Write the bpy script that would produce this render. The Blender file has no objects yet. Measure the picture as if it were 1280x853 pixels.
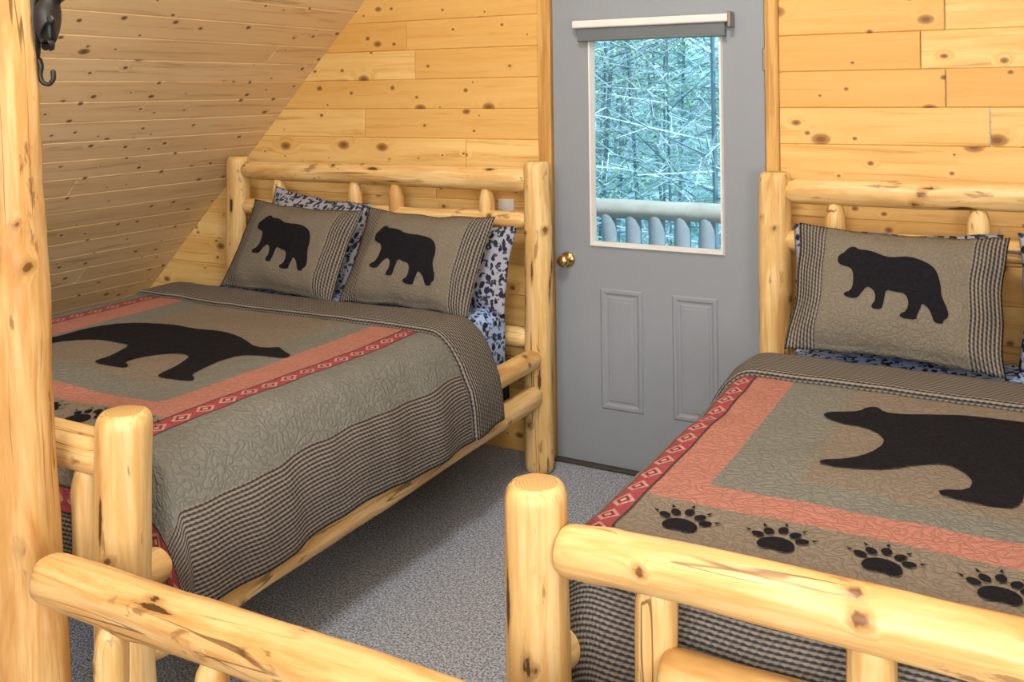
import bpy, bmesh, math, random
from mathutils import Vector, Matrix, noise
scene = bpy.context.scene
try:
    scene.view_settings.view_transform = 'Standard'
except Exception: pass
COL = scene.collection

# ------------------------------------------------------------------ helpers
def link(o, parent=None):
    COL.objects.link(o)
    if parent is not None: o.parent = parent
    return o
def empty(name):
    e = bpy.data.objects.new(name, None); e.empty_display_size = .1
    return link(e)
def mesh_obj(name, verts, faces, mats, parent=None, smooth=True, uvs=None, midx=None):
    me = bpy.data.meshes.new(name)
    me.from_pydata([tuple(v) for v in verts], [], faces)
    for m in (mats if isinstance(mats, (list, tuple)) else [mats]): me.materials.append(m)
    if smooth:
        for p in me.polygons: p.use_smooth = True
    if midx is not None:
        for p, i in zip(me.polygons, midx): p.material_index = i
    if uvs is not None:
        ul = me.uv_layers.new(name="UVMap")
        for l in me.loops: ul.data[l.index].uv = uvs[l.vertex_index]
    me.update()
    return link(bpy.data.objects.new(name, me), parent)

def box(name, lo, hi, mat, parent=None, bevel=0.0, seg=2, smooth=False):
    bm = bmesh.new()
    bmesh.ops.create_cube(bm, size=1)
    for v in bm.verts:
        v.co = Vector(((v.co.x+.5)*(hi[0]-lo[0])+lo[0], (v.co.y+.5)*(hi[1]-lo[1])+lo[1], (v.co.z+.5)*(hi[2]-lo[2])+lo[2]))
    if bevel > 0:
        bmesh.ops.bevel(bm, geom=bm.edges[:], offset=bevel, segments=seg, affect='EDGES', profile=.5)
    me = bpy.data.meshes.new(name); bm.to_mesh(me); bm.free()
    me.materials.append(mat)
    if smooth:
        for p in me.polygons: p.use_smooth = True
    return link(bpy.data.objects.new(name, me), parent)

class NT:
    def __init__(s, name):
        s.mat = bpy.data.materials.new(name); s.mat.use_nodes = True
        s.t = s.mat.node_tree; s.b = s.t.nodes['Principled BSDF']
    def n(s, typ, **kw):
        nd = s.t.nodes.new(typ)
        for k, v in kw.items(): setattr(nd, k, v)
        return nd
    def put(s, sock, v):
        if isinstance(v, bpy.types.NodeSocket): s.t.links.new(v, sock)
        elif v is not None:
            if isinstance(v, (tuple, list)) and len(v) == 3 and sock.type == 'RGBA': v = (*v, 1)
            sock.default_value = v
    def m(s, op, a, b=None, c=None, clamp=False):
        nd = s.n('ShaderNodeMath', operation=op); nd.use_clamp = clamp
        s.put(nd.inputs[0], a); s.put(nd.inputs[1], b) if b is not None else None
        if c is not None: s.put(nd.inputs[2], c)
        return nd.outputs[0]
    def mix(s, f, a, b, bt='MIX'):
        nd = s.n('ShaderNodeMix', data_type='RGBA', blend_type=bt)
        s.put(nd.inputs[0], f); s.put(nd.inputs[6], a); s.put(nd.inputs[7], b)
        return nd.outputs[2]
    def step(s, x, e, w=.003):
        nd = s.n('ShaderNodeMapRange', interpolation_type='SMOOTHSTEP')
        s.put(nd.inputs[0], x); nd.inputs[1].default_value = e-w; nd.inputs[2].default_value = e+w
        return nd.outputs[0]
    def mapping(s, vec, scale=(1,1,1), rot=(0,0,0), loc=(0,0,0)):
        nd = s.n('ShaderNodeMapping'); s.put(nd.inputs['Vector'], vec)
        nd.inputs['Scale'].default_value = scale; nd.inputs['Rotation'].default_value = rot; nd.inputs['Location'].default_value = loc
        return nd.outputs[0]
    def noise(s, vec, scale, detail=3, rough=.55, dist=0.0):
        nd = s.n('ShaderNodeTexNoise'); s.put(nd.inputs['Vector'], vec)
        nd.inputs['Scale'].default_value = scale; nd.inputs['Detail'].default_value = detail
        nd.inputs['Roughness'].default_value = rough; nd.inputs['Distortion'].default_value = dist
        return nd.outputs[0]
    def vor(s, vec, scale, dim='3D', feature='F1', rnd=1.0):
        nd = s.n('ShaderNodeTexVoronoi', voronoi_dimensions=dim, feature=feature); s.put(nd.inputs['Vector'], vec)
        nd.inputs['Scale'].default_value = scale; nd.inputs['Randomness'].default_value = rnd
        return nd
    def sep(s, v):
        nd = s.n('ShaderNodeSeparateXYZ'); s.put(nd.inputs[0], v); return nd.outputs
    def bump(s, h, strength=.5, dist=.01):
        nd = s.n('ShaderNodeBump'); s.put(nd.inputs['Height'], h)
        nd.inputs['Strength'].default_value = strength; nd.inputs['Distance'].default_value = dist
        s.t.links.new(nd.outputs[0], s.b.inputs['Normal'])
    def attr(s, name):
        nd = s.n('ShaderNodeAttribute', attribute_name=name); return nd.outputs['Fac']
    def out(s, col=None, rough=.6, spec=.4, metal=0):
        if col is not None: s.put(s.b.inputs['Base Color'], col)
        s.put(s.b.inputs['Roughness'], rough); s.b.inputs['Specular IOR Level'].default_value = spec
        s.b.inputs['Metallic'].default_value = metal
        return s.mat
def plain(name, col, rough=.5, spec=.4, metal=0, var=.06):
    k = NT(name); tc = k.n('ShaderNodeTexCoord').outputs['Object']
    n = k.noise(tc, 12, 3)
    c2 = tuple(max(0, c*(1-var*3)) for c in col)
    return k.out(k.mix(n, col, c2), rough, spec, metal)

def board_mat(name, light, mid, dark, gs=34, rough=.5, var=.6, spec=.3, small=.6, big=.55, kstr=.7):
    """UV plank material; grain along U"""
    k = NT(name); base = k.n('ShaderNodeTexCoord').outputs['UV']
    rnd = k.n('ShaderNodeNewGeometry').outputs['Random Per Island']
    kv = k.vor(k.mapping(base, (.6, 1, 1)), 5.2, '2D'); kv2 = k.vor(k.mapping(base, (.75, 1, 1), (0, 0, 0), (3, 7, 0)), 9.5, '2D')
    def knot(v, thr, rad, soft):
        has = k.m('GREATER_THAN', k.sep(v.outputs['Color'])[0], thr); vr = k.sep(v.outputs['Color'])[1]
        dd = k.m('DIVIDE', v.outputs['Distance'], k.m('ADD', .45, vr))
        near = k.m('MULTIPLY', k.m('SUBTRACT', 1, k.m('MULTIPLY', dd, .32/rad), clamp=True), has)
        ring = k.m('MULTIPLY', k.m('SUBTRACT', 1, k.step(dd, rad, soft)), has)
        core = k.m('MULTIPLY', k.m('SUBTRACT', 1, k.step(dd, rad*.5, soft*.6)), has)
        return near, ring, core
    na, ra, ca = knot(kv, big, .08, .022); nb, rb, cb_ = knot(kv2, small, .07, .022)
    near = k.m('MAXIMUM', na, nb); ring = k.m('MAXIMUM', ra, rb); core = k.m('MAXIMUM', ca, cb_)
    g = k.mapping(base, (.05, 1, 1)); gn = k.n('ShaderNodeVectorMath', operation='ADD'); k.put(gn.inputs[0], g)
    cb2 = k.n('ShaderNodeCombineXYZ'); k.put(cb2.inputs[1], k.m('MULTIPLY', near, .07)); k.put(cb2.inputs[0], k.m('MULTIPLY', near, .04)); k.put(gn.inputs[1], cb2.outputs[0])
    n1 = k.noise(gn.outputs[0], gs, 6, .65, .6); n2 = k.noise(gn.outputs[0], gs*.3, 3, .55, 1.0)
    n3 = k.noise(k.mapping(base, (.5, 1.4, 1)), 3.0, 3, .5)
    f = k.m('ADD', k.m('MULTIPLY', n1, .6), k.m('MULTIPLY', n2, .5))
    c = k.mix(k.step(f, .56, .12), light, mid)
    c = k.mix(k.m('MULTIPLY', k.step(n1, .61, .06), .40), c, dark)
    c = k.mix(k.m('MULTIPLY', k.m('POWER', rnd, 1.2), var), c, tuple(x*y for x, y in zip(mid, (.90, .80, .62))))
    c = k.mix(k.m('MULTIPLY', k.step(n3, .58, .12), .45), c, mid)
    c = k.mix(k.m('MULTIPLY', near, .45), c, mid)
    c = k.mix(k.m('MULTIPLY', ring, kstr), c, dark); c = k.mix(k.m('MULTIPLY', core, .55), c, tuple(x*.35 for x in dark))
    k.bump(n1, .12, .004)
    return k.out(c, rough, spec)

def log_mat(name, light, mid, dark, rough=.38, spec=.4, amt=1.0):
    k = NT(name); tc = k.n('ShaderNodeTexCoord'); oi = k.n('ShaderNodeObjectInfo').outputs['Random']
    va = k.n('ShaderNodeVectorMath', operation='ADD'); k.put(va.inputs[0], tc.outputs['Object'])
    cb = k.n('ShaderNodeCombineXYZ'); k.put(cb.inputs[0], k.m('MULTIPLY', oi, 13)); k.put(cb.inputs[2], k.m('MULTIPLY', oi, 31))
    k.put(va.inputs[1], cb.outputs[0]); base = va.outputs[0]
    kn = k.attr('knot'); sc = k.attr('scar')
    g = k.mapping(base, (1, 1, .06)); gn = k.n('ShaderNodeVectorMath', operation='ADD'); k.put(gn.inputs[0], g)
    cb2 = k.n('ShaderNodeCombineXYZ'); k.put(cb2.inputs[0], k.m('MULTIPLY', kn, .05)); k.put(cb2.inputs[1], k.m('MULTIPLY', kn, .05)); k.put(gn.inputs[1], cb2.outputs[0])
    n1 = k.noise(gn.outputs[0], 48, 5, .65, .5); n2 = k.noise(k.mapping(base, (1, 1, .2)), 8, 4, .6, .5)
    n4 = k.noise(k.mapping(base, (1, 1, .3)), 20, 4, .6, .4); nf = k.noise(base, 60, 4, .7)
    c = k.mix(k.step(n1, .51, .13), light, mid)
    c = k.mix(k.m('MULTIPLY', k.step(n2, .52, .09), .8*amt), c, mid)
    c = k.mix(k.m('MULTIPLY', k.step(n2, .60, .05), .65*amt), c, tuple(x*y for x, y in zip(mid, (.74, .56, .42))))
    c = k.mix(k.m('MULTIPLY', k.step(n4, .65, .03), .6*amt), c, tuple(x*1.1 for x in dark))
    nc = k.noise(k.mapping(base, (1, 1, .035)), 17, 2, .5, .2); mask = k.step(k.noise(k.mapping(base, (1, 1, .4)), 5, 2), .54, .05)
    crack = k.m('MULTIPLY', k.m('SUBTRACT', 1, k.step(k.m('ABSOLUTE', k.m('SUBTRACT', nc, .5)), .007, .004)), mask)
    c = k.mix(k.m('MULTIPLY', crack, .75), c, tuple(x*.5 for x in dark))
    ks = k.m('ADD', kn, k.m('MULTIPLY', k.m('SUBTRACT', nf, .5), .35))
    c = k.mix(k.m('MULTIPLY', k.step(ks, .26, .2), .7), c, tuple(x*.68 for x in mid))
    c = k.mix(k.m('MULTIPLY', k.step(ks, .58, .12), .9), c, dark)
    ss = k.m('ADD', sc, k.m('MULTIPLY', k.m('SUBTRACT', k.noise(k.mapping(base, (1, 1, .25)), 55, 4, .7), .5), .9))
    c = k.mix(k.m('MULTIPLY', k.step(ss, .48, .2), .7), c, tuple(x*.66 for x in mid))
    c = k.mix(k.m('MULTIPLY', k.step(ss, .74, .05), .93), c, tuple(x*.4 for x in dark))
    h = k.m('SUBTRACT', k.m('MULTIPLY', n1, .3), k.m('ADD', k.m('MULTIPLY', crack, .6), k.m('MULTIPLY', k.step(ss, .74, .06), .5)))
    k.bump(h, .35, .006)
    return k.out(c, rough, spec)

def endgrain(name, light, mid):
    k = NT(name); tc = k.n('ShaderNodeTexCoord').outputs['Object']
    x, y, z = k.sep(tc)
    r = k.m('SQRT', k.m('ADD', k.m('MULTIPLY', x, x), k.m('MULTIPLY', y, y)))
    r = k.m('ADD', r, k.m('MULTIPLY', k.noise(tc, 25, 3), .012))
    w = k.m('SINE', k.m('MULTIPLY', r, 900))
    return k.out(k.mix(k.m('ADD', k.m('MULTIPLY', w, .35), .4), light, mid), .6, .3)

# ------------------------------------------------------------------ materials
M_wall = board_mat('pine_wall', (.87, .65, .28), (.73, .46, .155), (.26, .11, .03), 34, var=.85, small=.55, big=.52, kstr=.76)
M_ceil = board_mat('pine_ceiling', (.88, .71, .46), (.78, .59, .35), (.16, .075, .03), 30, rough=.55, var=.4, small=.42, big=.80, kstr=.8)
M_log = log_mat('log_pine', (.80, .60, .30), (.67, .42, .155), (.16, .06, .02))
M_log2 = log_mat('log_post_wood', (.72, .49, .225), (.56, .31, .10), (.14, .05, .018), amt=1.1)
M_end = endgrain('log_end', (.62, .42, .18), (.42, .24, .08))
M_door = plain('door_grey', (.275, .315, .37), .42, .4, var=.02)
M_white = plain('white_vinyl', (.80, .83, .84), .45)
M_grey = plain('shade_grey', (.15, .18, .20), .6)
M_brass = plain('brass', (.75, .52, .22), .25, .5, 1.0)
M_iron = plain('cast_iron', (.012, .012, .014), .45, .5)
M_steel = plain('hinge_steel', (.35, .33, .3), .35, .5, 1.0)
M_dark = plain('box_spring_fabric', (.03, .028, .03), .9, .1)
M_plate = plain('switch_plate', (.90, .90, .87), .4)
M_thresh = plain('threshold', (.06, .05, .045), .5)
k = NT('pine_trim'); tc = k.n('ShaderNodeTexCoord').outputs['Object']
n1 = k.noise(k.mapping(tc, (1, 1, .05)), 45, 5, .6, .5)
M_trim = k.out(k.mix(k.step(n1, .52, .14), (.66, .40, .13), (.44, .23, .06)), .45, .35)

k = NT('carpet'); tc = k.n('ShaderNodeTexCoord').outputs['Object']
n1 = k.noise(tc, 150, 2, .75); n2 = k.noise(tc, 62, 3, .7); n3 = k.noise(tc, 3, 3)
c = k.mix(k.step(n1, .48, .11), (.13, .15, .195), (.70, .78, .94)); c = k.mix(k.m('MULTIPLY', k.step(n2, .56, .06), .65), c, (.28, .31, .37))
c = k.mix(k.m('MULTIPLY', n3, .25), c, (.40, .44, .52))
k.bump(k.m('ADD', n1, n2), .9, .014); M_carpet = k.out(c, 1.0, .05)

def ticking(k, w, along, per=.0115):
    rib = k.m('SINE', k.m('MULTIPLY', w, 2*math.pi/per))
    row = k.m('FLOOR', k.m('DIVIDE', w, per))
    dash = k.m('SINE', k.m('ADD', k.m('MULTIPLY', along, 2*math.pi/.016), k.m('MULTIPLY', row, 2.4)))
    f = k.m('ADD', k.m('MULTIPLY', rib, .42), k.m('MULTIPLY', dash, .2))
    col = k.mix(k.step(f, .02, .3), (.034, .034, .038), (.27, .245, .215))
    return col, k.m('ADD', k.m('MULTIPLY', rib, .5), k.m('MULTIPLY', dash, .2))
def puff(k, vec, sc=1.0):
    n = k.noise(k.mapping(vec, (1, 1.25, 1)), 34*sc, 0.5, .4, .25)
    a = k.m('ABSOLUTE', k.m('SUBTRACT', n, .5))
    b = k.m('ABSOLUTE', k.m('SUBTRACT', k.noise(k.mapping(vec, (1.2, 1, 1), (0, 0, 1.1), (5, 3, 2)), 30*sc, 0.5, .4, .2), .5))
    mn = k.m('MINIMUM', a, b)
    h = k.m('POWER', k.m('MULTIPLY', mn, 9, clamp=True), .6)
    seam = k.m('SUBTRACT', 1, k.step(mn, .014, .014))
    return h, seam

GREEN = (.205, .215, .198); TAN = (.238, .204, .165); PINK = (.45, .20, .16)
def stripe(k, d, along, w):
    b = k.m('ABSOLUTE', k.m('SUBTRACT', k.m('DIVIDE', d, w), .5))
    fr = k.m('FRACT', k.m('DIVIDE', along, .085))
    a = k.m('ABSOLUTE', k.m('SUBTRACT', fr, .5))
    dia = k.m('ADD', k.m('MULTIPLY', a, 1.0), k.m('MULTIPLY', b, 1.1))
    col = k.mix(k.step(dia, .42, .03), (.52, .27, .245), (.31, .055, .07))
    col = k.mix(k.step(dia, .27, .03), (.18, .025, .04), col)
    col = k.mix(k.step(dia, .13, .03), (.54, .34, .30), col)
    col = k.mix(k.step(b, .41, .02), col, (.035, .025, .028))
    return col
def quilt_mat(name, P):
    k = NT(name); uv = k.n('ShaderNodeTexCoord').outputs['UV']
    s_, t, _ = k.sep(uv); s = k.m('ABSOLUTE', s_)
    wv = k.noise(uv, 230, 2, .7); w2 = k.noise(uv, 9, 3, .6)
    ph, seam = puff(k, uv)
    def fab(c, v=.45):
        return k.mix(k.m('MULTIPLY', k.step(wv, .5, .2), v), c, tuple(x*.5 for x in c))
    col = k.mix(k.m('MAXIMUM', k.step(s, P['g'], .03), k.step(t, P['tg'], .03)), fab(TAN), fab(GREEN))
    col = k.mix(k.m('MAXIMUM', k.step(s, P['p']), k.step(t, P['tp'])), col, fab(PINK, .35))
    col = k.mix(k.step(t, P['tp2']), col, fab(TAN))
    col = k.mix(k.step(s, P['st']), col, stripe(k, k.m('SUBTRACT', s, P['st']), t, P['sw']))
    col = k.mix(k.step(s, P['st']+P['sw']), col, fab(GREEN))
    tk1, h1 = ticking(k, s, t); tk2, h2 = ticking(k, t, s_)
    m1 = k.step(s, P['tk']); col = k.mix(m1, col, tk1)
    m2 = k.step(t, P['tst']); col = k.mix(m2, col, stripe(k, k.m('SUBTRACT', t, P['tst']), s_, P['sw']))
    m3 = k.step(t, P['tst']+P['sw']); col = k.mix(m3, col, tk2)
    col = k.mix(k.m('MULTIPLY', w2, .2), col, (.13, .115, .105))
    mt = k.m('MAXIMUM', m1, m3)
    col = k.mix(k.m('MULTIPLY', k.m('MULTIPLY', seam, .24), k.m('SUBTRACT', 1, mt)), col, (.05, .045, .045))
    hm = k.n('ShaderNodeMix', data_type='FLOAT'); k.put(hm.inputs[0], k.m('MULTIPLY', mt, .6)); k.put(hm.inputs[2], ph); k.put(hm.inputs[3], k.m('MULTIPLY', h1, 1.0))
    k.bump(hm.outputs[0], .5, .006)
    return k.out(col, .92, .15)
k = NT('quilt_fold_ticking'); uv = k.n('ShaderNodeTexCoord').outputs['UV']; s_, t, _ = k.sep(uv)
c, h = ticking(k, t, s_); k.bump(h, .7, .006); M_fold = k.out(c, .95, .1)

k = NT('applique_black'); tc = k.n('ShaderNodeTexCoord').outputs['Object']
ph, seam = puff(k, tc)
c = k.mix(k.noise(tc, 200, 2), (.006, .006, .009), (.018, .018, .024)); k.bump(ph, .5, .006); M_black = k.out(c, .95, .08)

k = NT('pillow_sham'); uv = k.n('ShaderNodeTexCoord').outputs['UV']; s_, t, _ = k.sep(uv)
wv = k.noise(uv, 170, 2, .7)
c = k.mix(k.m('MULTIPLY', k.step(wv, .5, .2), .5), (.220, .202, .165), (.115, .10, .08))
tk, h = ticking(k, s_, t); mm = k.step(k.m('ABSOLUTE', s_), .232)
c = k.mix(mm, c, tk); c = k.mix(k.m('MULTIPLY', k.noise(uv, 9, 3), .25), c, (.10, .085, .07))
ph, seam = puff(k, uv, 1.2)
c = k.mix(k.m('MULTIPLY', k.m('MULTIPLY', seam, .18), k.m('SUBTRACT', 1, mm)), c, (.05, .045, .04))
hm = k.n('ShaderNodeMix', data_type='FLOAT'); k.put(hm.inputs[0], mm); k.put(hm.inputs[2], ph); k.put(hm.inputs[3], h)
k.bump(hm.outputs[0], .45, .005); M_sham = k.out(c, .95, .1)

def floral(name, coord, base, leaf2):
    k = NT(name); tc = k.n('ShaderNodeTexCoord').outputs[coord]
    dn = k.noise(tc, 30, 2); w = k.n('ShaderNodeVectorMath', operation='ADD'); k.put(w.inputs[0], tc)
    cb = k.n('ShaderNodeCombineXYZ'); k.put(cb.inputs[0], k.m('MULTIPLY', dn, .03)); k.put(cb.inputs[1], k.m('MULTIPLY', dn, .02)); k.put(w.inputs[1], cb.outputs[0])
    v1 = k.vor(k.mapping(w.outputs[0], (1, .45, .45), (0, 0, .6)), 60); v2 = k.vor(k.mapping(w.outputs[0], (.45, 1, 1), (0, 0, .5), (3, 1, 0)), 52)
    col = k.mix(k.step(v1.outputs['Distance'], .42, .03), (.018, .024, .05), base)
    col = k.mix(k.step(v2.outputs['Distance'], .34, .03), leaf2, col)
    return k.out(col, .85, .15)
M_floral = floral('floral_pillowcase', 'Object', (.34, .36, .44), (.05, .06, .10))
M_sheet = floral('floral_sheet', 'Object', (.42, .58, .95), (.07, .15, .40))

# ------------------------------------------------------------------ planked surfaces
def planks(name, origin, U, V, N, rows, rh, thick, mat, seed, parent=None, lmin=.9, lmax=2.6, ch=.006, jl=.0012):
    rr = random.Random(seed); vs, fs, uv = [], [], []
    O, U, V, N = Vector(origin), Vector(U), Vector(V), Vector(N)
    prof = [(0, -thick), (0, -ch), (ch, 0), (rh-ch, 0), (rh, -ch), (rh, -thick)]
    for i, segs in rows:
        for (a, b) in segs:
            x = a; first = True
            while x < b-1e-4:
                L = rr.uniform(lmin, lmax)
                if first: L *= rr.uniform(.35, 1); first = False
                e = x+L
                if b-e < .35: e = b
                ou, ov = rr.uniform(0, 40), rr.uniform(0, 40)
                n0 = len(vs)
                for q, uu in enumerate((x+jl, x+jl+.003, e-jl-.003, e-jl)):
                    for (pv, pn) in prof:
                        dn = -0.003 if (q in (0, 3) and pn > -ch*.5) else 0
                        vs.append(O+U*uu+V*(i*rh+pv)+N*(pn+dn)); uv.append((uu+ou, pv+ov))
                for q in range(3):
                    for j in range(5):
                        fs.append((n0+q*6+j, n0+(q+1)*6+j, n0+(q+1)*6+j+1, n0+q*6+j+1))
                fs.append(tuple(n0+j for j in range(6))); fs.append(tuple(n0+18+j for j in reversed(range(6))))
                x = e
    return mesh_obj(name, vs, fs, mat, parent, smooth=False, uvs=uv)

CE = 3.07; RIDGE = .95; CR = CE+2*RIDGE
rh = .139; rows = []; rows2 = []
i = 0
while i*rh < CE+RIDGE:
    z0 = i*rh; xl = z0-CE; xr = CR-z0
    if z0+rh*.5 < 2.08: segs = [(xl, -.012), (.942, xr)]
    else: segs = [(xl, xr)]
    rows.append((i, segs)); rows2.append((i, [(xl, xr)])); i += 1
planks('wall_back', (0, 0, 0), (1, 0, 0), (0, 0, 1), (0, -1, 0), rows, rh, .03, M_wall, 5, lmin=.8, lmax=2.0, ch=.005)
planks('wall_front', (0, -6.2, 0), (1, 0, 0), (0, 0, 1), (0, 1, 0), rows2, rh, .03, M_wall, 6, lmin=1.2, lmax=3.0, ch=.005)
s2 = math.sqrt(.5)
nrow = int(math.ceil((CE+RIDGE)*math.sqrt(2)/.118))
planks('ceiling', (-CE, -6.2, 0), (0, 1, 0), (s2, 0, s2), (s2, 0, -s2), [(j, [(0, 6.25)]) for j in range(nrow)], .118, .03, M_ceil, 9, lmin=2.2, lmax=5, ch=.0045)
planks('ceiling_right', (CR, -6.2, 0), (0, 1, 0), (-s2, 0, s2), (-s2, 0, -s2), [(j, [(0, 6.25)]) for j in range(nrow)], .118, .03, M_ceil, 11, lmin=2.2, lmax=5, ch=.0045)
box('floor', (-CE-.1, -6.2, -.12), (CR+.1, .02, 0), M_carpet)

# ------------------------------------------------------------------ logs
def log(name, p0, p1, r0, r1, parent=None, seed=0, mat=None, tenon=(0, 0), bumps=5, seg=32, wob=.010, flat=.10, scars=None, hi=True):
    p0, p1 = Vector(p0), Vector(p1); L = (p1-p0).length; rr = random.Random(seed*31+5)
    zs = [0, 0, .004, .012, .028]
    rs = [0, .70, .84, .94, 1.0]
    n = max(6, int(L/(.02 if hi else .05))); mid = [.028+(L-.056)*j/n for j in range(1, n)]
    Z = zs+mid+[L-z for z in reversed(zs)]; RS = rs+[1]*len(mid)+list(reversed(rs))
    kb = [(rr.uniform(.05, L-.05), rr.uniform(0, 6.28), rr.uniform(.003, .009), rr.uniform(.014, .028), rr.random()) for _ in range(int(bumps*L)+1)] if bumps else []
    if scars is None: scars = int(1.8*L)
    sb = [(rr.uniform(.1, max(.11, L-.1)), rr.uniform(0, 6.28), rr.uniform(.04, .11), rr.uniform(.010, .015)) for _ in range(scars)]
    vs, fs, mi, KN, SC = [], [], [], [], []
    for q, (z, rs_) in enumerate(zip(Z, RS)):
        f = z/L; r = r0+(r1-r0)*f
        if tenon[0] and z < tenon[0]: r *= .55+.45*math.sin(math.pi/2*z/tenon[0])
        if tenon[1] and L-z < tenon[1]: r *= .55+.45*math.sin(math.pi/2*(L-z)/tenon[1])
        cx = wob*noise.noise(Vector((z*1.7, seed*3.1, 0))); cy = wob*noise.noise(Vector((z*1.7, seed*3.1, 9)))
        for j in range(seg):
            a = 2*math.pi*j/seg; ca, sa = math.cos(a), math.sin(a)
            rad = r*(1+flat*noise.noise(Vector((ca*1.3, sa*1.3, z*3+seed*7)))+.03*noise.noise(Vector((ca*3, sa*3, z*9+seed*7))))
            kk = 0; sc = 0; bsum = 0
            for (bz, ba, am, sg, pr) in kb:
                da = (a-ba+math.pi) % (2*math.pi)-math.pi; dd = (z-bz)**2+(da*r)**2
                if dd < sg*sg*8:
                    e = math.exp(-dd/(sg*sg)); bsum = max(bsum, am*e*.7)
                    if pr > .25: kk = max(kk, math.exp(-dd/(sg*sg*.5)))
            rad += bsum
            for (bz, ba, hl, hw) in sb:
                da = (a-ba+math.pi) % (2*math.pi)-math.pi; dd = ((z-bz)/hl)**2+((da*r)/hw)**2
                if dd < 5: sc = max(sc, math.exp(-dd))
            vs.append((cx+rad*rs_*ca, cy+rad*rs_*sa, z)); KN.append(kk); SC.append(sc)
    m = len(Z)
    for q in range(m-1):
        for j in range(seg):
            fs.append((q*seg+j, q*seg+(j+1) % seg, (q+1)*seg+(j+1) % seg, (q+1)*seg+j)); mi.append(1 if q in (0, m-2) else 0)
    o = mesh_obj(name, vs, fs, [mat or M_log, M_end if mat is None or mat is M_log2 else mat], parent, True, midx=mi)
    o.data.attributes.new('knot', 'FLOAT', 'POINT').data.foreach_set('value', KN)
    o.data.attributes.new('scar', 'FLOAT', 'POINT').data.foreach_set('value', SC)
    o.matrix_world = Matrix.Translation(p0) @ (p1-p0).to_track_quat('Z', 'Y').to_matrix().to_4x4()
    return o

# ------------------------------------------------------------------ silhouettes
PB = [(1043,352),(1044,345),(1051,339),(1054,333),(1059,329),(1065,330),(1069,334),(1080,335),(1092,338),(1104,343),(1118,343),(1135,341),(1150,344),(1163,350),(1171,360),(1175,374),(1175,388),(1179,400),(1183,410),(1183,418),(1178,422),(1178,427),(1168,427),(1165,420),(1160,410),(1152,404),(1150,412),(1147,420),(1147,427),(1128,427),(1126,422),(1134,417),(1136,405),(1132,394),(1120,393),(1108,390),(1106,400),(1105,412),(1103,420),(1092,420),(1091,415),(1095,408),(1094,396),(1088,390),(1083,390),(1077,398),(1073,405),(1066,407),(1054,404),(1055,399),(1063,396),(1066,388),(1067,376),(1065,366),(1060,362),(1052,360),(1045,357)]
PB = [((x-1113)/140, (378-y)/140) for x, y in PB]
QB = [(0,.42),(.012,.455),(.05,.475),(.085,.495),(.10,.535),(.125,.545),(.145,.51),(.20,.515),(.27,.55),(.36,.58),(.46,.57),(.6,.565),(.75,.58),(.87,.55),(.95,.46),(.98,.34),(.96,.22),(.98,.12),(1.02,.04),(1.0,0),(.87,0),(.86,.04),(.89,.10),(.86,.18),(.8,.23),(.77,.16),(.77,.08),(.75,0),(.62,0),(.61,.04),(.66,.08),(.66,.17),(.62,.23),(.56,.23),(.50,.20),(.485,.10),(.48,.04),(.46,0),(.33,0),(.32,.03),(.38,.06),(.385,.12),(.36,.18),(.32,.21),(.27,.17),(.22,.11),(.18,.07),(.07,.05),(.06,.08),(.12,.12),(.16,.19),(.18,.28),(.16,.34),(.12,.375),(.05,.385)]
QB2 = [(0,.40),(.012,.43),(.06,.455),(.10,.485),(.12,.50),(.14,.475),(.20,.465),(.27,.50),(.36,.56),(.46,.575),(.6,.56),(.75,.57),(.87,.55),(.95,.46),(.98,.34),(.96,.22),(.98,.12),(1.02,.04),(1.0,0),(.89,0),(.88,.04),(.91,.10),(.88,.20),(.8,.25),(.70,.26),(.63,.26),(.59,.20),(.56,.10),(.55,.03),(.53,0),(.40,0),(.39,.03),(.46,.07),(.465,.14),(.445,.21),(.40,.26),(.33,.26),(.29,.20),(.26,.11),(.25,.03),(.23,0),(.10,0),(.09,.03),(.15,.07),(.17,.17),(.18,.27),(.17,.34),(.12,.37),(.04,.375)]
def chaikin(p, n=2):
    for _ in range(n):
        q = []
        for i in range(len(p)):
            a, b = p[i], p[(i+1) % len(p)]
            q += [(a[0]*.75+b[0]*.25, a[1]*.75+b[1]*.25), (a[0]*.25+b[0]*.75, a[1]*.25+b[1]*.75)]
        p = q
    return p
def ell(cx, cy, a, b, rot=0, n=14):
    return [(cx+a*math.cos(t)*math.cos(rot)-b*math.sin(t)*math.sin(rot), cy+a*math.cos(t)*math.sin(rot)+b*math.sin(t)*math.cos(rot)) for t in [2*math.pi*i/n for i in range(n)]]
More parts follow.
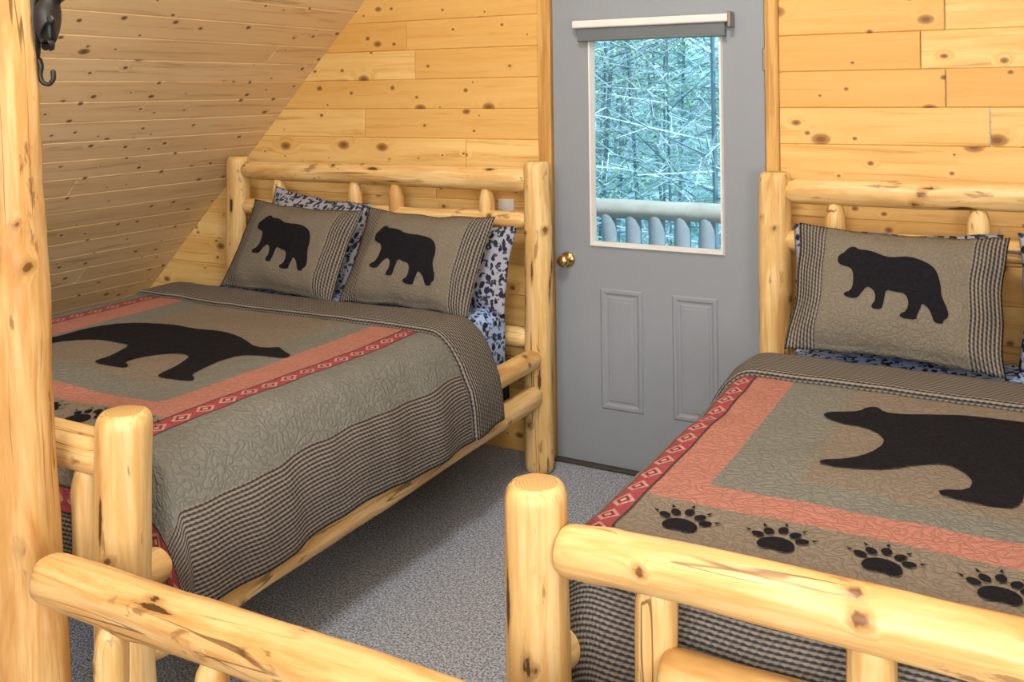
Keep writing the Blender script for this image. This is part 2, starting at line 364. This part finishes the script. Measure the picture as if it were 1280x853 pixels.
def applique(name, polys, fn, cell, mat, parent):
    bm = bmesh.new()
    for p in polys:
        ar = sum(p[i][0]*p[(i+1) % len(p)][1]-p[(i+1) % len(p)][0]*p[i][1] for i in range(len(p)))
        if ar < 0: p = p[::-1]
        bm.faces.new([bm.verts.new((x, y, 0)) for x, y in p])
    bm.normal_update()
    bmesh.ops.triangulate(bm, faces=bm.faces[:])
    xs = [v.co.x for v in bm.verts]; ys = [v.co.y for v in bm.verts]
    x = math.floor(min(xs)/cell)*cell
    while x < max(xs):
        bmesh.ops.bisect_plane(bm, geom=bm.verts[:]+bm.edges[:]+bm.faces[:], plane_co=(x, 0, 0), plane_no=(1, 0, 0)); x += cell
    y = math.floor(min(ys)/cell)*cell
    while y < max(ys):
        bmesh.ops.bisect_plane(bm, geom=bm.verts[:]+bm.edges[:]+bm.faces[:], plane_co=(0, y, 0), plane_no=(0, 1, 0)); y += cell
    for v in bm.verts: v.co = fn(v.co.x, v.co.y)
    me = bpy.data.meshes.new(name); bm.to_mesh(me); bm.free(); me.materials.append(mat)
    for p in me.polygons: p.use_smooth = True
    return link(bpy.data.objects.new(name, me), parent)
def paw():
    P = [chaikin([(-.045, -.02), (-.03, -.04), (0, -.032), (.03, -.04), (.045, -.02), (.035, .012), (0, .026), (-.035, .012)])]
    for i, a in enumerate((-62, -32, 0, 32, 62)):
        t = math.radians(90-a); rr = .058 if a else .062
        P.append(ell(rr*math.cos(t), rr*math.sin(t)-.004, .016, .012, t))
        cx, cy = (rr+.024)*math.cos(t), (rr+.024)*math.sin(t)-.004
        P.append([(cx-.005*math.sin(t), cy+.005*math.cos(t)), (cx+.005*math.sin(t), cy-.005*math.cos(t)), (cx+.016*math.cos(t), cy+.016*math.sin(t))])
    return P

# ------------------------------------------------------------------ quilt
ZT = .725
PR = [(0, 0), (.02, .003), (.045, .014), (.075, .042), (.108, .10), (.142, .18), (.160, .26), (.166, .36)]
ARC = [0]
for a, b in zip(PR, PR[1:]): ARC.append(ARC[-1]+math.hypot(b[0]-a[0], b[1]-a[1]))
def prof(d):
    d = min(d, ARC[-1])
    for i in range(len(PR)-1):
        if d <= ARC[i+1]:
            f = (d-ARC[i])/(ARC[i+1]-ARC[i]); return PR[i][0]+(PR[i+1][0]-PR[i][0])*f, PR[i][1]+(PR[i+1][1]-PR[i][1])*f
    return PR[-1]
def quilt_pos(s, t, off, cx, hw, tf, seed):
    ds = max(0, abs(s)-hw); dt = max(0, t-tf); d = math.hypot(ds, dt)
    o, dr = prof(d); ax = ds/d if d > 0 else 0; ay = dt/d if d > 0 else 0
    f = min(1, dr/.09)
    rip = .026*noise.noise(Vector((t*3.5, s*1.5, seed)))+.018*noise.noise(Vector((t*9, s*2, seed+4)))+.010
    rip = rip if rip > 0 else rip*.15
    o += rip*min(1, dr/.2)
    x = cx+(1 if s >= 0 else -1)*(min(abs(s), hw)+(o+off*f)*ax)
    y = -(min(t, tf)+(o*.28+off*f)*ay)
    und = .010*noise.noise(Vector((s*2.2, t*2.2, seed)))+.005*noise.noise(Vector((s*6+t*3, t*5, seed+1)))+.0012*noise.noise(Vector((s*14, t*14, seed)))
    edge = min(1, max(0, abs(s)-hw+.10)/.10)
    und += .006*noise.noise(Vector((t*8, seed, 3)))*edge
    hem = .016*noise.noise(Vector((t*2.5, s, seed+8)))*min(1, dr/.3)
    return Vector((x, y, ZT-dr+und+hem+off*(1-f*.8)))
def quilt_surface(name, t0, t1, off, cx, hw, tf, seed, mat, parent, smax, nx, ny, thick, roll=False):
    vs, uv, fs = [], [], []
    for j in range(ny+1):
        t = t0+(t1-t0)*j/ny
        for i in range(nx+1):
            s = -smax+2*smax*i/nx
            oo = off; tt = t
            if roll:
                e = min(1, min(t-t0, t1-t)/.035); oo = off*(.35+.65*math.sqrt(max(0, 1-(1-e)**2)))
                tt = t+.020*noise.noise(Vector((s*3, 1.5, seed)))+.008*noise.noise(Vector((s*9, 2.5, seed)))
            vs.append(quilt_pos(s, tt, oo, cx, hw, tf, seed)); uv.append((s, t))
    for j in range(ny):
        for i in range(nx):
            a = j*(nx+1)+i; fs.append((a, a+nx+1, a+nx+2, a+1))
    o = mesh_obj(name, vs, fs, mat, parent, True, uvs=uv)
    m = o.modifiers.new('sol', 'SOLIDIFY'); m.thickness = thick; m.offset = -1
    return o

# ------------------------------------------------------------------ pillows
def pillow(name, w, h, T, M, mat, bear=None, seed=1):
    root = empty(name); a, b = w/2, h/2
    def pm(x, y, side, extra=0):
        xn, yn = max(-1, min(1, x/a)), max(-1, min(1, y/b))
        fl = .93
        ex, ey = min(1, abs(xn)/fl), min(1, abs(yn)/fl)
        z = T/2*(max(0, 1-ex**2.6)**.55)*(max(0, 1-ey**2.6)**.55)
        z += (.014*noise.noise(Vector((x*7, y*7, seed)))+.006*noise.noise(Vector((x*16, y*12, seed+2))))*min(1, z/.03)
        ed = 0.0 if (abs(xn) > .999 or abs(yn) > .999) else .004
        X = x*(1-.05*(1-yn*yn))+.005*noise.noise(Vector((y*9, seed, 2))); Y = y*(1-.09*(1-xn*xn))+.007*noise.noise(Vector((x*9, seed, 5)))
        return Vector((X, Y, side*(z+ed)+extra+.009*noise.noise(Vector((x*5, y*5, seed+3)))))
    nx, ny = 50, 36; vs, uv, fs = [], [], []
    for side in (1, -1):
        n0 = len(vs)
        for j in range(ny+1):
            for i in range(nx+1):
                x, y = -a+w*i/nx, -b+h*j/ny; vs.append(pm(x, y, side)); uv.append((x, y))
        for j in range(ny):
            for i in range(nx):
                p = n0+j*(nx+1)+i; q = (p, p+1, p+nx+2, p+nx+1); fs.append(q if side > 0 else q[::-1])
    o = mesh_obj('cushion', vs, fs, mat, root, True, uvs=uv)
    bm = bmesh.new(); bm.from_mesh(o.data); bmesh.ops.remove_doubles(bm, verts=bm.verts[:], dist=.0002); bm.to_mesh(o.data); bm.free()
    if bear:
        sc, ox, oy = bear
        applique('bear_applique', [[(x*sc+ox, y*sc+oy) for x, y in chaikin(PB, 1)]], lambda x, y: pm(x, y, 1, .003), .015, M_black, root)
    root.matrix_world = M
    return root
def pmat(x, y, z, lean, yaw=0, roll=0):
    base = Matrix(((1, 0, 0), (0, math.sin(lean), -math.cos(lean)), (0, math.cos(lean), math.sin(lean)))).to_4x4()
    return Matrix.Translation((x, y, z)) @ Matrix.Rotation(yaw, 4, 'Z') @ base @ Matrix.Rotation(roll, 4, 'Z')

# ------------------------------------------------------------------ beds
def bed(cx, yf, hwb, spind, seed, foot_z, rail_dy=0, frail=None):
    b = empty('log_bed'); L, Rr = cx-hwb, cx+hwb; hy = -.15
    S = seed
    log('headpost_1', (Rr-.005, hy, 0), (Rr, hy, 1.31), .066, .056, b, S+1, bumps=8, scars=8)
    log('headpost_2', (L, hy, 0), (L, hy, 1.295), .063, .057, b, S+2, bumps=9, scars=8)
    log('footpost_1', (Rr, -yf, 0), (Rr, -yf, foot_z), .068, .062, b, S+3, bumps=8, scars=6)
    log('footpost_2', (L, -yf, 0), (L, -yf, foot_z-.01), .066, .062, b, S+4, bumps=8, scars=9)
    log('headboard_top_rail', (L+.03, hy, 1.225), (Rr-.03, hy, 1.235), .046, .053, b, S+5, tenon=(.06, .06))
    log('headboard_mid_rail', (L+.03, hy, 1.045), (Rr-.03, hy, 1.05), .040, .036, b, S+6, tenon=(.06, .06))
    log('headboard_low_rail', (L+.03, hy, .55), (Rr-.03, hy, .55), .045, .045, b, S+7, tenon=(.06, .06))
    for n, sx in enumerate(spind):
        log('headboard_spindle_%d' % (n+1), (cx+sx, hy, .57), (cx+sx+.006, hy, 1.20), .032, .036, b, S+8+n, tenon=(.08, .08))
    for sd, X, q in (('right', Rr, -1), ('left', L, 1)):
        log('side_rail_upper_'+sd, (X, hy-.02, .485), (X+q*.008, -yf+.02, .475), .043, .043, b, S+20, tenon=(.07, .07), flat=.05, bumps=2)
        log('side_rail_lower_'+sd, (X, hy-.02, .33), (X, -yf+.02, .315), .046, .052, b, S+21, tenon=(.07, .07))
    fy = -yf+rail_dy
    if frail is None:
        log('footboard_top_rail', (L+.02, fy, foot_z-.11), (Rr-.02, fy, foot_z-.11), .055, .052, b, S+30, tenon=(.06, .06))
        log('footboard_low_rail', (L+.02, fy, .42), (Rr-.02, fy, .42), .045, .045, b, S+31, tenon=(.06, .06))
        for n in range(5):
            x = Rr-.13-(Rr-L-.26)*n/4
            log('footboard_spindle_%d' % (n+1), (x, fy, .40), (x, fy, foot_z-.13), .034, .034, b, S+32+n, tenon=(.06, .06))
    else:
        log('footboard_top_rail', (L+.055, fy-.012, .725), (Rr-.03, fy-.01, .745), .049, .060, b, S+30, bumps=7, scars=6)
        log('footboard_low_rail', (L+.26, fy-.012, .545), (Rr-.26, fy, .55), .047, .050, b, S+31)
        for n in range(4):
            x = L+.24+(Rr-L-.48)*n/3+(0 if n in (0, 3) else (-.03 if n == 1 else .03))
            log('footboard_spindle_%d' % (n+1), (x, fy+.015, 0 if n in (0, 3) else .2), (x, fy+.015, .71), .042, .040, b, S+32+n, tenon=(0, .05))
    box('box_spring', (cx-hwb+.09, -yf+.12, .26), (cx+hwb-.09, hy-.08, .43), M_dark, b, .03, 3, True)
    box('mattress', (cx-.755, -yf+.14, .42), (cx+.755, hy-.07, .706), M_sheet, b, .06, 5, True)
    return b

def dress(cx, hw, tf, seed, P, bear_x, bear_dir, bear_y, paws, ysc=1.0, poly=QB):
    q = empty('bear_quilt')
    M = quilt_mat('quilt_fabric', P)
    smax = hw+ARC[-1]; tmax = tf+ARC[-1]
    quilt_surface('quilt_body', .62, tmax, 0, cx, hw, tf, seed, M, q, smax, 150, 130, .008)
    quilt_surface('folded_edge', .60, .84, .022, cx, hw, tf, seed, M_fold, q, smax-.005, 150, 18, .018, True)
    fn = lambda x, y: quilt_pos(x-cx, -y, .004, cx, hw, tf, seed)
    applique('bear_applique', [[(bear_x+bear_dir*x, bear_y+y*ysc) for x, y in chaikin(poly, 1)]], fn, .02, M_black, q)
    for n, px in enumerate(paws[0]):
        applique('paw_applique_%d' % (n+1), [[(px+x*.84, paws[1]+y*.9) for x, y in p] for p in paw()], fn, .02, M_black, q)
    return q

CL, CRB = -.855, 1.85
bed(CL, 2.25, .855, (.60, .12, -.12, -.59), 100, .878)
bed(CRB, 2.085, .855, (-.64, -.175, .175, .64), 200, .848, frail=True)
dress(CL, .76, 2.11, 1.3, dict(g=.36, tg=1.70, p=.50, tp=1.84, tp2=1.93, st=.635, sw=.072, tk=.945, tst=2.30), -.345, -1, -1.655, ([-.25-.19*i for i in range(7)], -2.03), .86, QB2)
dress(CRB, .765, 1.955, 4.7, dict(g=.46, tg=1.58, p=.635, tp=1.68, tp2=1.78, st=.745, sw=.072, tk=1.0, tst=2.0), 1.345, 1, -1.52, ([1.22+.193*i for i in range(7)], -1.885))

ZP = .905
pillow('floral_pillow', .60, .45, .13, pmat(-1.14, -.275, ZP+.01, .30, 0, -.10), M_floral, seed=11)
pillow('floral_pillow', .68, .37, .13, pmat(-.40, -.275, ZP-.04, .30, 0, -.01), M_floral, seed=12)
pillow('bear_pillow', .66, .44, .15, pmat(-1.115, -.435, ZP+.0, .52, 0, -.03), M_sham, (.37, .0, .01), seed=13)
pillow('bear_pillow', .65, .44, .15, pmat(-.43, -.435, ZP, .52, 0, -.01), M_sham, (.375, -.02, .0), seed=14)
pillow('floral_pillow', .68, .43, .14, pmat(1.42, -.275, ZP+.005, .30, 0, 0), M_floral, seed=15)
pillow('floral_pillow', .68, .44, .14, pmat(2.14, -.275, ZP+.01, .30, 0, 0), M_floral, seed=16)
pillow('bear_pillow', .66, .45, .15, pmat(1.447, -.425, ZP+.025, .50, 0, -.02), M_sham, (.355, -.005, .02), seed=17)
pillow('bear_pillow', .68, .44, .15, pmat(2.19, -.425, ZP+.01, .50, 0, 0), M_sham, (.32, 0, 0), seed=18)

# ------------------------------------------------------------------ foreground post, railing
log('log_post', (-.116, -2.40, 0), (-.254, -2.40, 2.69), .084, .062, None, 3, M_log2, bumps=11, wob=.02, scars=14)
rl = empty('loft_railing')
log('hand_rail', (.06, -2.50, .618), (2.9, -2.47, .63), .050, .056, rl, 8, M_log2, wob=.02, bumps=6, scars=5)
for n in range(10):
    x = .27+.27*n
    log('rail_spindle_%d' % (n+1), (x, -2.50, 0), (x, -2.50, .585), .034, .032, rl, 60+n, tenon=(0, .05))

def skin(name, verts, edges, radii, mat, parent=None, sub=2):
    me = bpy.data.meshes.new(name); me.from_pydata(verts, edges, []); me.materials.append(mat)
    o = link(bpy.data.objects.new(name, me), parent)
    m = o.modifiers.new('skin', 'SKIN'); m.use_smooth_shade = True
    for v, r in zip(me.skin_vertices[0].data, radii): v.radius = (r, r)
    me.skin_vertices[0].data[0].use_root = True
    s = o.modifiers.new('sub', 'SUBSURF'); s.levels = sub; s.render_levels = sub
    return o
hk = empty('cast_iron_bear_hook')
Rv = Vector((.876, .482, 0)); Bc = Vector((-.207, -2.40, 0))+Rv*.070
def H(r, z, f=0):
    v = Bc+Rv*r+Vector((.482, -.876, 0))*f; return (v.x, v.y, z)
skin('bear_body', [H(.026, 1.745), H(.032, 1.785), H(.036, 1.82), H(.052, 1.845), H(.074, 1.838), H(.040, 1.874, .014), H(.040, 1.874, -.016),
     H(.044, 1.795, .014), H(.060, 1.775, .026), H(.044, 1.80, -.014), H(.016, 1.83, -.02), H(.040, 1.735, .014), H(.058, 1.722, .02), H(.038, 1.737, -.014), H(.014, 1.72, -.02)],
     [(0, 1), (1, 2), (2, 3), (3, 4), (3, 5), (3, 6), (2, 7), (7, 8), (2, 9), (9, 10), (0, 11), (11, 12), (0, 13), (13, 14)],
     [.030, .031, .026, .021, .011, .007, .007, .012, .009, .012, .009, .013, .010, .013, .010], M_iron, hk)
skin('back_plate', [H(.004, 1.69), H(.004, 1.78), H(.004, 1.86)], [(0, 1), (1, 2)], [.014, .016, .012], M_iron, hk)
skin('hook', [H(.012, 1.70), H(.020, 1.68), H(.016, 1.66), H(.022, 1.641), H(.038, 1.637), H(.048, 1.65), H(.046, 1.672)],
     [(i, i+1) for i in range(6)], [.008, .007, .006, .006, .006, .006, .007], M_iron, hk)

# ------------------------------------------------------------------ door
d = empty('door_1'); DW = .93; DH = 2.04
y0, y1 = .005, .045
wx0, wx1, wz0, wz1 = .178, .755, .945, 1.87
box('stile_left', (0.004, y0, .012), (wx0, y1, DH), M_door, d)
box('stile_right', (wx1, y0, .012), (DW-.004, y1, DH), M_door, d)
box('lower_leaf', (wx0, y0, .012), (wx1, y1, wz0), M_door, d)
box('upper_leaf', (wx0, y0, wz1), (wx1, y1, DH), M_door, d)
def ring(name, x0, x1, z0, z1, w, yb, yp, mat, parent, inner=None):
    yi = yb if inner is None else inner
    L = [(0, yb), (w*.25, yp), (w*.6, yp), (w, yi)]
    vs, fs = [], []
    for (o, y) in L: vs += [(x0+o, y, z0+o), (x1-o, y, z0+o), (x1-o, y, z1-o), (x0+o, y, z1-o)]
    for q in range(len(L)-1):
        for j in range(4): fs.append((q*4+j, q*4+(j+1) % 4, (q+1)*4+(j+1) % 4, (q+1)*4+j))
    return mesh_obj(name, vs, fs, mat, parent, False)
for n, (a, b) in enumerate(((.215, .41), (.535, .73))):
    ring('panel_moulding_%d' % (n+1), a, b, .25, .765, .03, y0+.001, y0-.006, M_door, d)
    ring('raised_panel_%d' % (n+1), a+.035, b-.035, .285, .73, .022, y0+.001, y0-.003, M_door, d, inner=y0-.004)
    box('panel_face_%d' % (n+1), (a+.057, y0-.004, .307), (b-.057, y0+.001, .708), M_door, d)
ring('window_frame', wx0-.006, wx1+.006, wz0-.006, wz1+.006, .022, y0+.002, y0-.012, M_white, d, inner=y0+.02)
kk = NT('window_glass'); t = kk.t
tr = kk.n('ShaderNodeBsdfTransparent'); tr.inputs[0].default_value = (.92, .98, 1.0, 1)  # slight blue glare tinted into the pane
gl = kk.n('ShaderNodeBsdfGlossy'); gl.inputs['Roughness'].default_value = .03
fr = kk.n('ShaderNodeFresnel'); mx = kk.n('ShaderNodeMixShader')
t.links.new(fr.outputs[0], mx.inputs[0]); t.links.new(tr.outputs[0], mx.inputs[1]); t.links.new(gl.outputs[0], mx.inputs[2])
t.links.new(mx.outputs[0], t.nodes['Material Output'].inputs[0])
box('glass_pane', (wx0+.01, .022, wz0+.01), (wx1-.01, .026, wz1-.01), kk.mat, d)
box('blind_cassette', (.118, -.045, 1.872), (.80, -.004, 1.905), M_white, d, .008, 3)
box('blind_shade', (.14, -.030, 1.826), (.78, -.022, 1.876), M_grey, d, .002, 1)
log('blind_hem_bar', (.138, -.026, 1.822), (.782, -.026, 1.822), .007, .007, d, 4, M_grey, bumps=0, wob=0, flat=0, seg=12, scars=0)
box('blind_bracket', (.795, -.05, 1.85), (.812, -.002, 1.912), M_steel, d, .003, 1)
def lathe(name, pts, c, mat, parent, seg=28):
    vs, fs = [], []
    for (r, yy) in pts:
        for j in range(seg):
            a = 2*math.pi*j/seg; vs.append((c[0]+r*math.cos(a), c[1]-yy, c[2]+r*math.sin(a)))
    for q in range(len(pts)-1):
        for j in range(seg): fs.append((q*seg+j, q*seg+(j+1) % seg, (q+1)*seg+(j+1) % seg, (q+1)*seg+j))
    return mesh_obj(name, vs, fs, mat, parent, True)
lathe('door_knob', [(0, 0), (.033, 0), (.034, .004), (.028, .010), (.013, .014), (.011, .03), (.018, .036), (.026, .046), (.027, .055), (.022, .064), (.010, .069), (0, .07)], (.066, y0, .875), M_brass, d)
for z in (.25, 1.02, 1.72):
    box('hinge_%d' % int(z*100), (.922, -.008, z-.045), (.940, .006, z+.045), M_steel, d, .003, 1)
box('trim_1', (-.062, -.016, 0), (.0, .05, 2.11), M_trim, None, .004, 2)
box('trim_2', (.932, -.016, 0), (.985, .05, 2.11), M_trim, None, .004, 2)
box('trim_3', (-.062, -.018, 2.045), (.985, .05, 2.115), M_trim, None, .004, 2)
box('door_threshold', (0, -.03, 0), (.932, .06, .012), M_thresh, None, .003, 1)
sw = empty('light_switch')
box('plate', (-.275, -.008, .985), (-.195, .001, 1.125), M_plate, sw, .003, 2)
box('toggle', (-.240, -.02, 1.045), (-.229, -.006, 1.069), M_plate, sw, .002, 1)

# ------------------------------------------------------------------ outside
M_deck = plain('deck_wood_blue_glare', (.40, .46, .53), .7, var=.12)  # bluish outdoor glare is put into this wood colour
M_deck2 = plain('peeled_rail_wood', (.60, .58, .54), .7, var=.15)
box('deck', (-5, .08, -.22), (4, 1.75, -.06), M_deck)
dr = empty('deck_railing')
log('deck_top_rail', (-5, 1.55, .90), (4, 1.55, .90), .055, .055, dr, 70, M_deck2, bumps=0, scars=0, hi=False)
log('deck_low_rail', (-5, 1.55, .12), (4, 1.55, .12), .045, .045, dr, 71, M_deck, bumps=0, scars=0, hi=False)
for n in range(60):
    x = -4.9+.15*n
    log('deck_baluster_%d' % n, (x, 1.55, .1), (x+.004, 1.55, .88), .050, .048, dr, 80+n, M_deck, seg=10, bumps=0, scars=0, hi=False)
k = NT('forest_floor'); tc = k.n('ShaderNodeTexCoord').outputs['Object']
c = k.mix(k.step(k.noise(tc, 1.6, 7, .75), .5, .10), (.15, .38, .42), (.62, .88, .94)); c = k.mix(k.step(k.noise(tc, 6, 5, .7), .54, .06), c, (.20, .46, .34))
M_hill = k.out(c, 1, .05)
vs, fs = [], []
for j in range(41):
    for i in range(61):
        X = -45+i*1.5; Y = 1.9+j*1.1; vs.append((X, Y, -3+max(0, Y-5)*.38+.5*noise.noise(Vector((X*.2, Y*.2, 0)))))
for j in range(40):
    for i in range(60): a = j*61+i; fs.append((a, a+1, a+62, a+61))
mesh_obj('forest_hillside', vs, fs, M_hill)
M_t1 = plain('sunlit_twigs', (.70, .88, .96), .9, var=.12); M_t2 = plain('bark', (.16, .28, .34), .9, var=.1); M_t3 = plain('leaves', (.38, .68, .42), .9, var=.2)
V_, F_, MI_ = [], [], []
def prism(p, q, r0, r1, mi):
    dv = (q-p)
    if dv.length < 1e-5: return
    a = dv.orthogonal().normalized(); b = dv.normalized().cross(a); n0 = len(V_)
    for (c, r) in ((p, r0), (q, r1)):
        for j in range(3):
            an = j*2.094; V_.append(c+a*(r*math.cos(an))+b*(r*math.sin(an)))
    for j in range(3): F_.append((n0+j, n0+(j+1) % 3, n0+3+(j+1) % 3, n0+3+j)); MI_.append(mi)
tr_ = random.Random(21)
def leaf(p, sz):
    u = Vector((tr_.uniform(-1, 1), tr_.uniform(-1, 1), tr_.uniform(-1, 1))).normalized(); v = u.orthogonal().normalized(); n0 = len(V_)
    V_.extend([p-u*sz, p+v*sz*.55, p+u*sz, p-v*sz*.55]); F_.append((n0, n0+1, n0+2, n0+3)); MI_.append(2)
for n in range(60):
    Y = tr_.uniform(3.6, 15); X = 1.87+(Y+3.76)*tr_.uniform(-.85, .25)
    gz = -3+max(0, Y-5)*.38; Hh = tr_.uniform(7, 12); rb = tr_.uniform(.02, .06)
    top = Vector((X+tr_.uniform(-.9, .9), Y, gz+Hh)); base = Vector((X, Y, gz-.2))
    prism(base, top, rb, .01, 1)
    leafy = tr_.random() < .5; nb = 120
    for _ in range(nb):
        f = tr_.uniform(.12, 1); p = base.lerp(top, f); an = tr_.uniform(0, 6.283); L = tr_.uniform(.4, 1.6)*(1.15-f*.7)
        q = p+Vector((math.cos(an)*L, math.sin(an)*L, tr_.uniform(-.35, .7)*L))
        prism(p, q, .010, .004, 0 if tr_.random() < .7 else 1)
        for _2 in range(7):
            g = tr_.uniform(.25, 1); p2 = p.lerp(q, g); l2 = tr_.uniform(.15, .5)
            q2 = p2+Vector((tr_.uniform(-1, 1), tr_.uniform(-1, 1), tr_.uniform(-.6, .8)))*l2
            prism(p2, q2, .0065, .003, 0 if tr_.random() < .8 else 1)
            if leafy:
                for _3 in range(3): leaf(p2.lerp(q2, tr_.uniform(.3, 1.1))+Vector((tr_.uniform(-.04, .04), tr_.uniform(-.04, .04), tr_.uniform(-.04, .04))), tr_.uniform(.016, .032))
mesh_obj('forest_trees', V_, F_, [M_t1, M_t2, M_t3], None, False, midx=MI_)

# ------------------------------------------------------------------ lights
w = bpy.data.worlds.new('World'); scene.world = w; w.use_nodes = True
bg = w.node_tree.nodes['Background']; bg.inputs[0].default_value = (.54, .84, 1.0, 1); bg.inputs[1].default_value = 1.45
def area(name, loc, tgt, sx, sy, e, col):
    l = bpy.data.lights.new(name, 'AREA'); l.shape = 'RECTANGLE'; l.size = sx; l.size_y = sy; l.energy = e; l.color = col
    o = bpy.data.objects.new(name, l); link(o); o.location = loc
    o.rotation_euler = (Vector(tgt)-Vector(loc)).to_track_quat('-Z', 'Y').to_euler(); return o
area('rear_fill_light', (1.6, -5.9, 2.4), (.3, -.6, .6), 2.2, 1.5, 145, (1, .98, .95))  # added fill behind the camera; the wall there has no window
area('overhead_fill_light', (.95, -2.2, 3.4), (.8, -1.3, 0), .45, .45, 52, (1, .95, .86))  # added warm fill from overhead, no fixture hangs here
area('side_fill_light', (3.0, -4.2, 1.6), (-2.2, -.8, 1.7), .9, 1.1, 56, (1, .94, .85))  # added warm fill from the right to brighten the left ceiling slope
sl = bpy.data.lights.new('sun', 'SUN'); sl.energy = 4.8; sl.angle = .02; so = link(bpy.data.objects.new('sun', sl))
so.rotation_euler = Vector((-.6, .35, -.7)).to_track_quat('-Z', 'Y').to_euler()

# ------------------------------------------------------------------ camera
cam = bpy.data.cameras.new('camera'); co = link(bpy.data.objects.new('camera', cam))
yaw = math.atan2(.482, .876); al = .0125
fwd = Vector((-math.sin(yaw), math.cos(yaw), 0)); right = Vector((math.cos(yaw), math.sin(yaw), 0)); up = Vector((0, 0, 1))
r2 = right*math.cos(al)-up*math.sin(al); u2 = up*math.cos(al)+right*math.sin(al)
mw = Matrix(((r2.x, u2.x, -fwd.x, 1.87), (r2.y, u2.y, -fwd.y, -3.76), (r2.z, u2.z, -fwd.z, 1.61), (0, 0, 0, 1)))
co.matrix_world = mw
cam.sensor_width = 36; cam.lens = 36*1200/1280; cam.shift_y = -313/1280; cam.clip_start = .05; cam.clip_end = 200
scene.camera = co
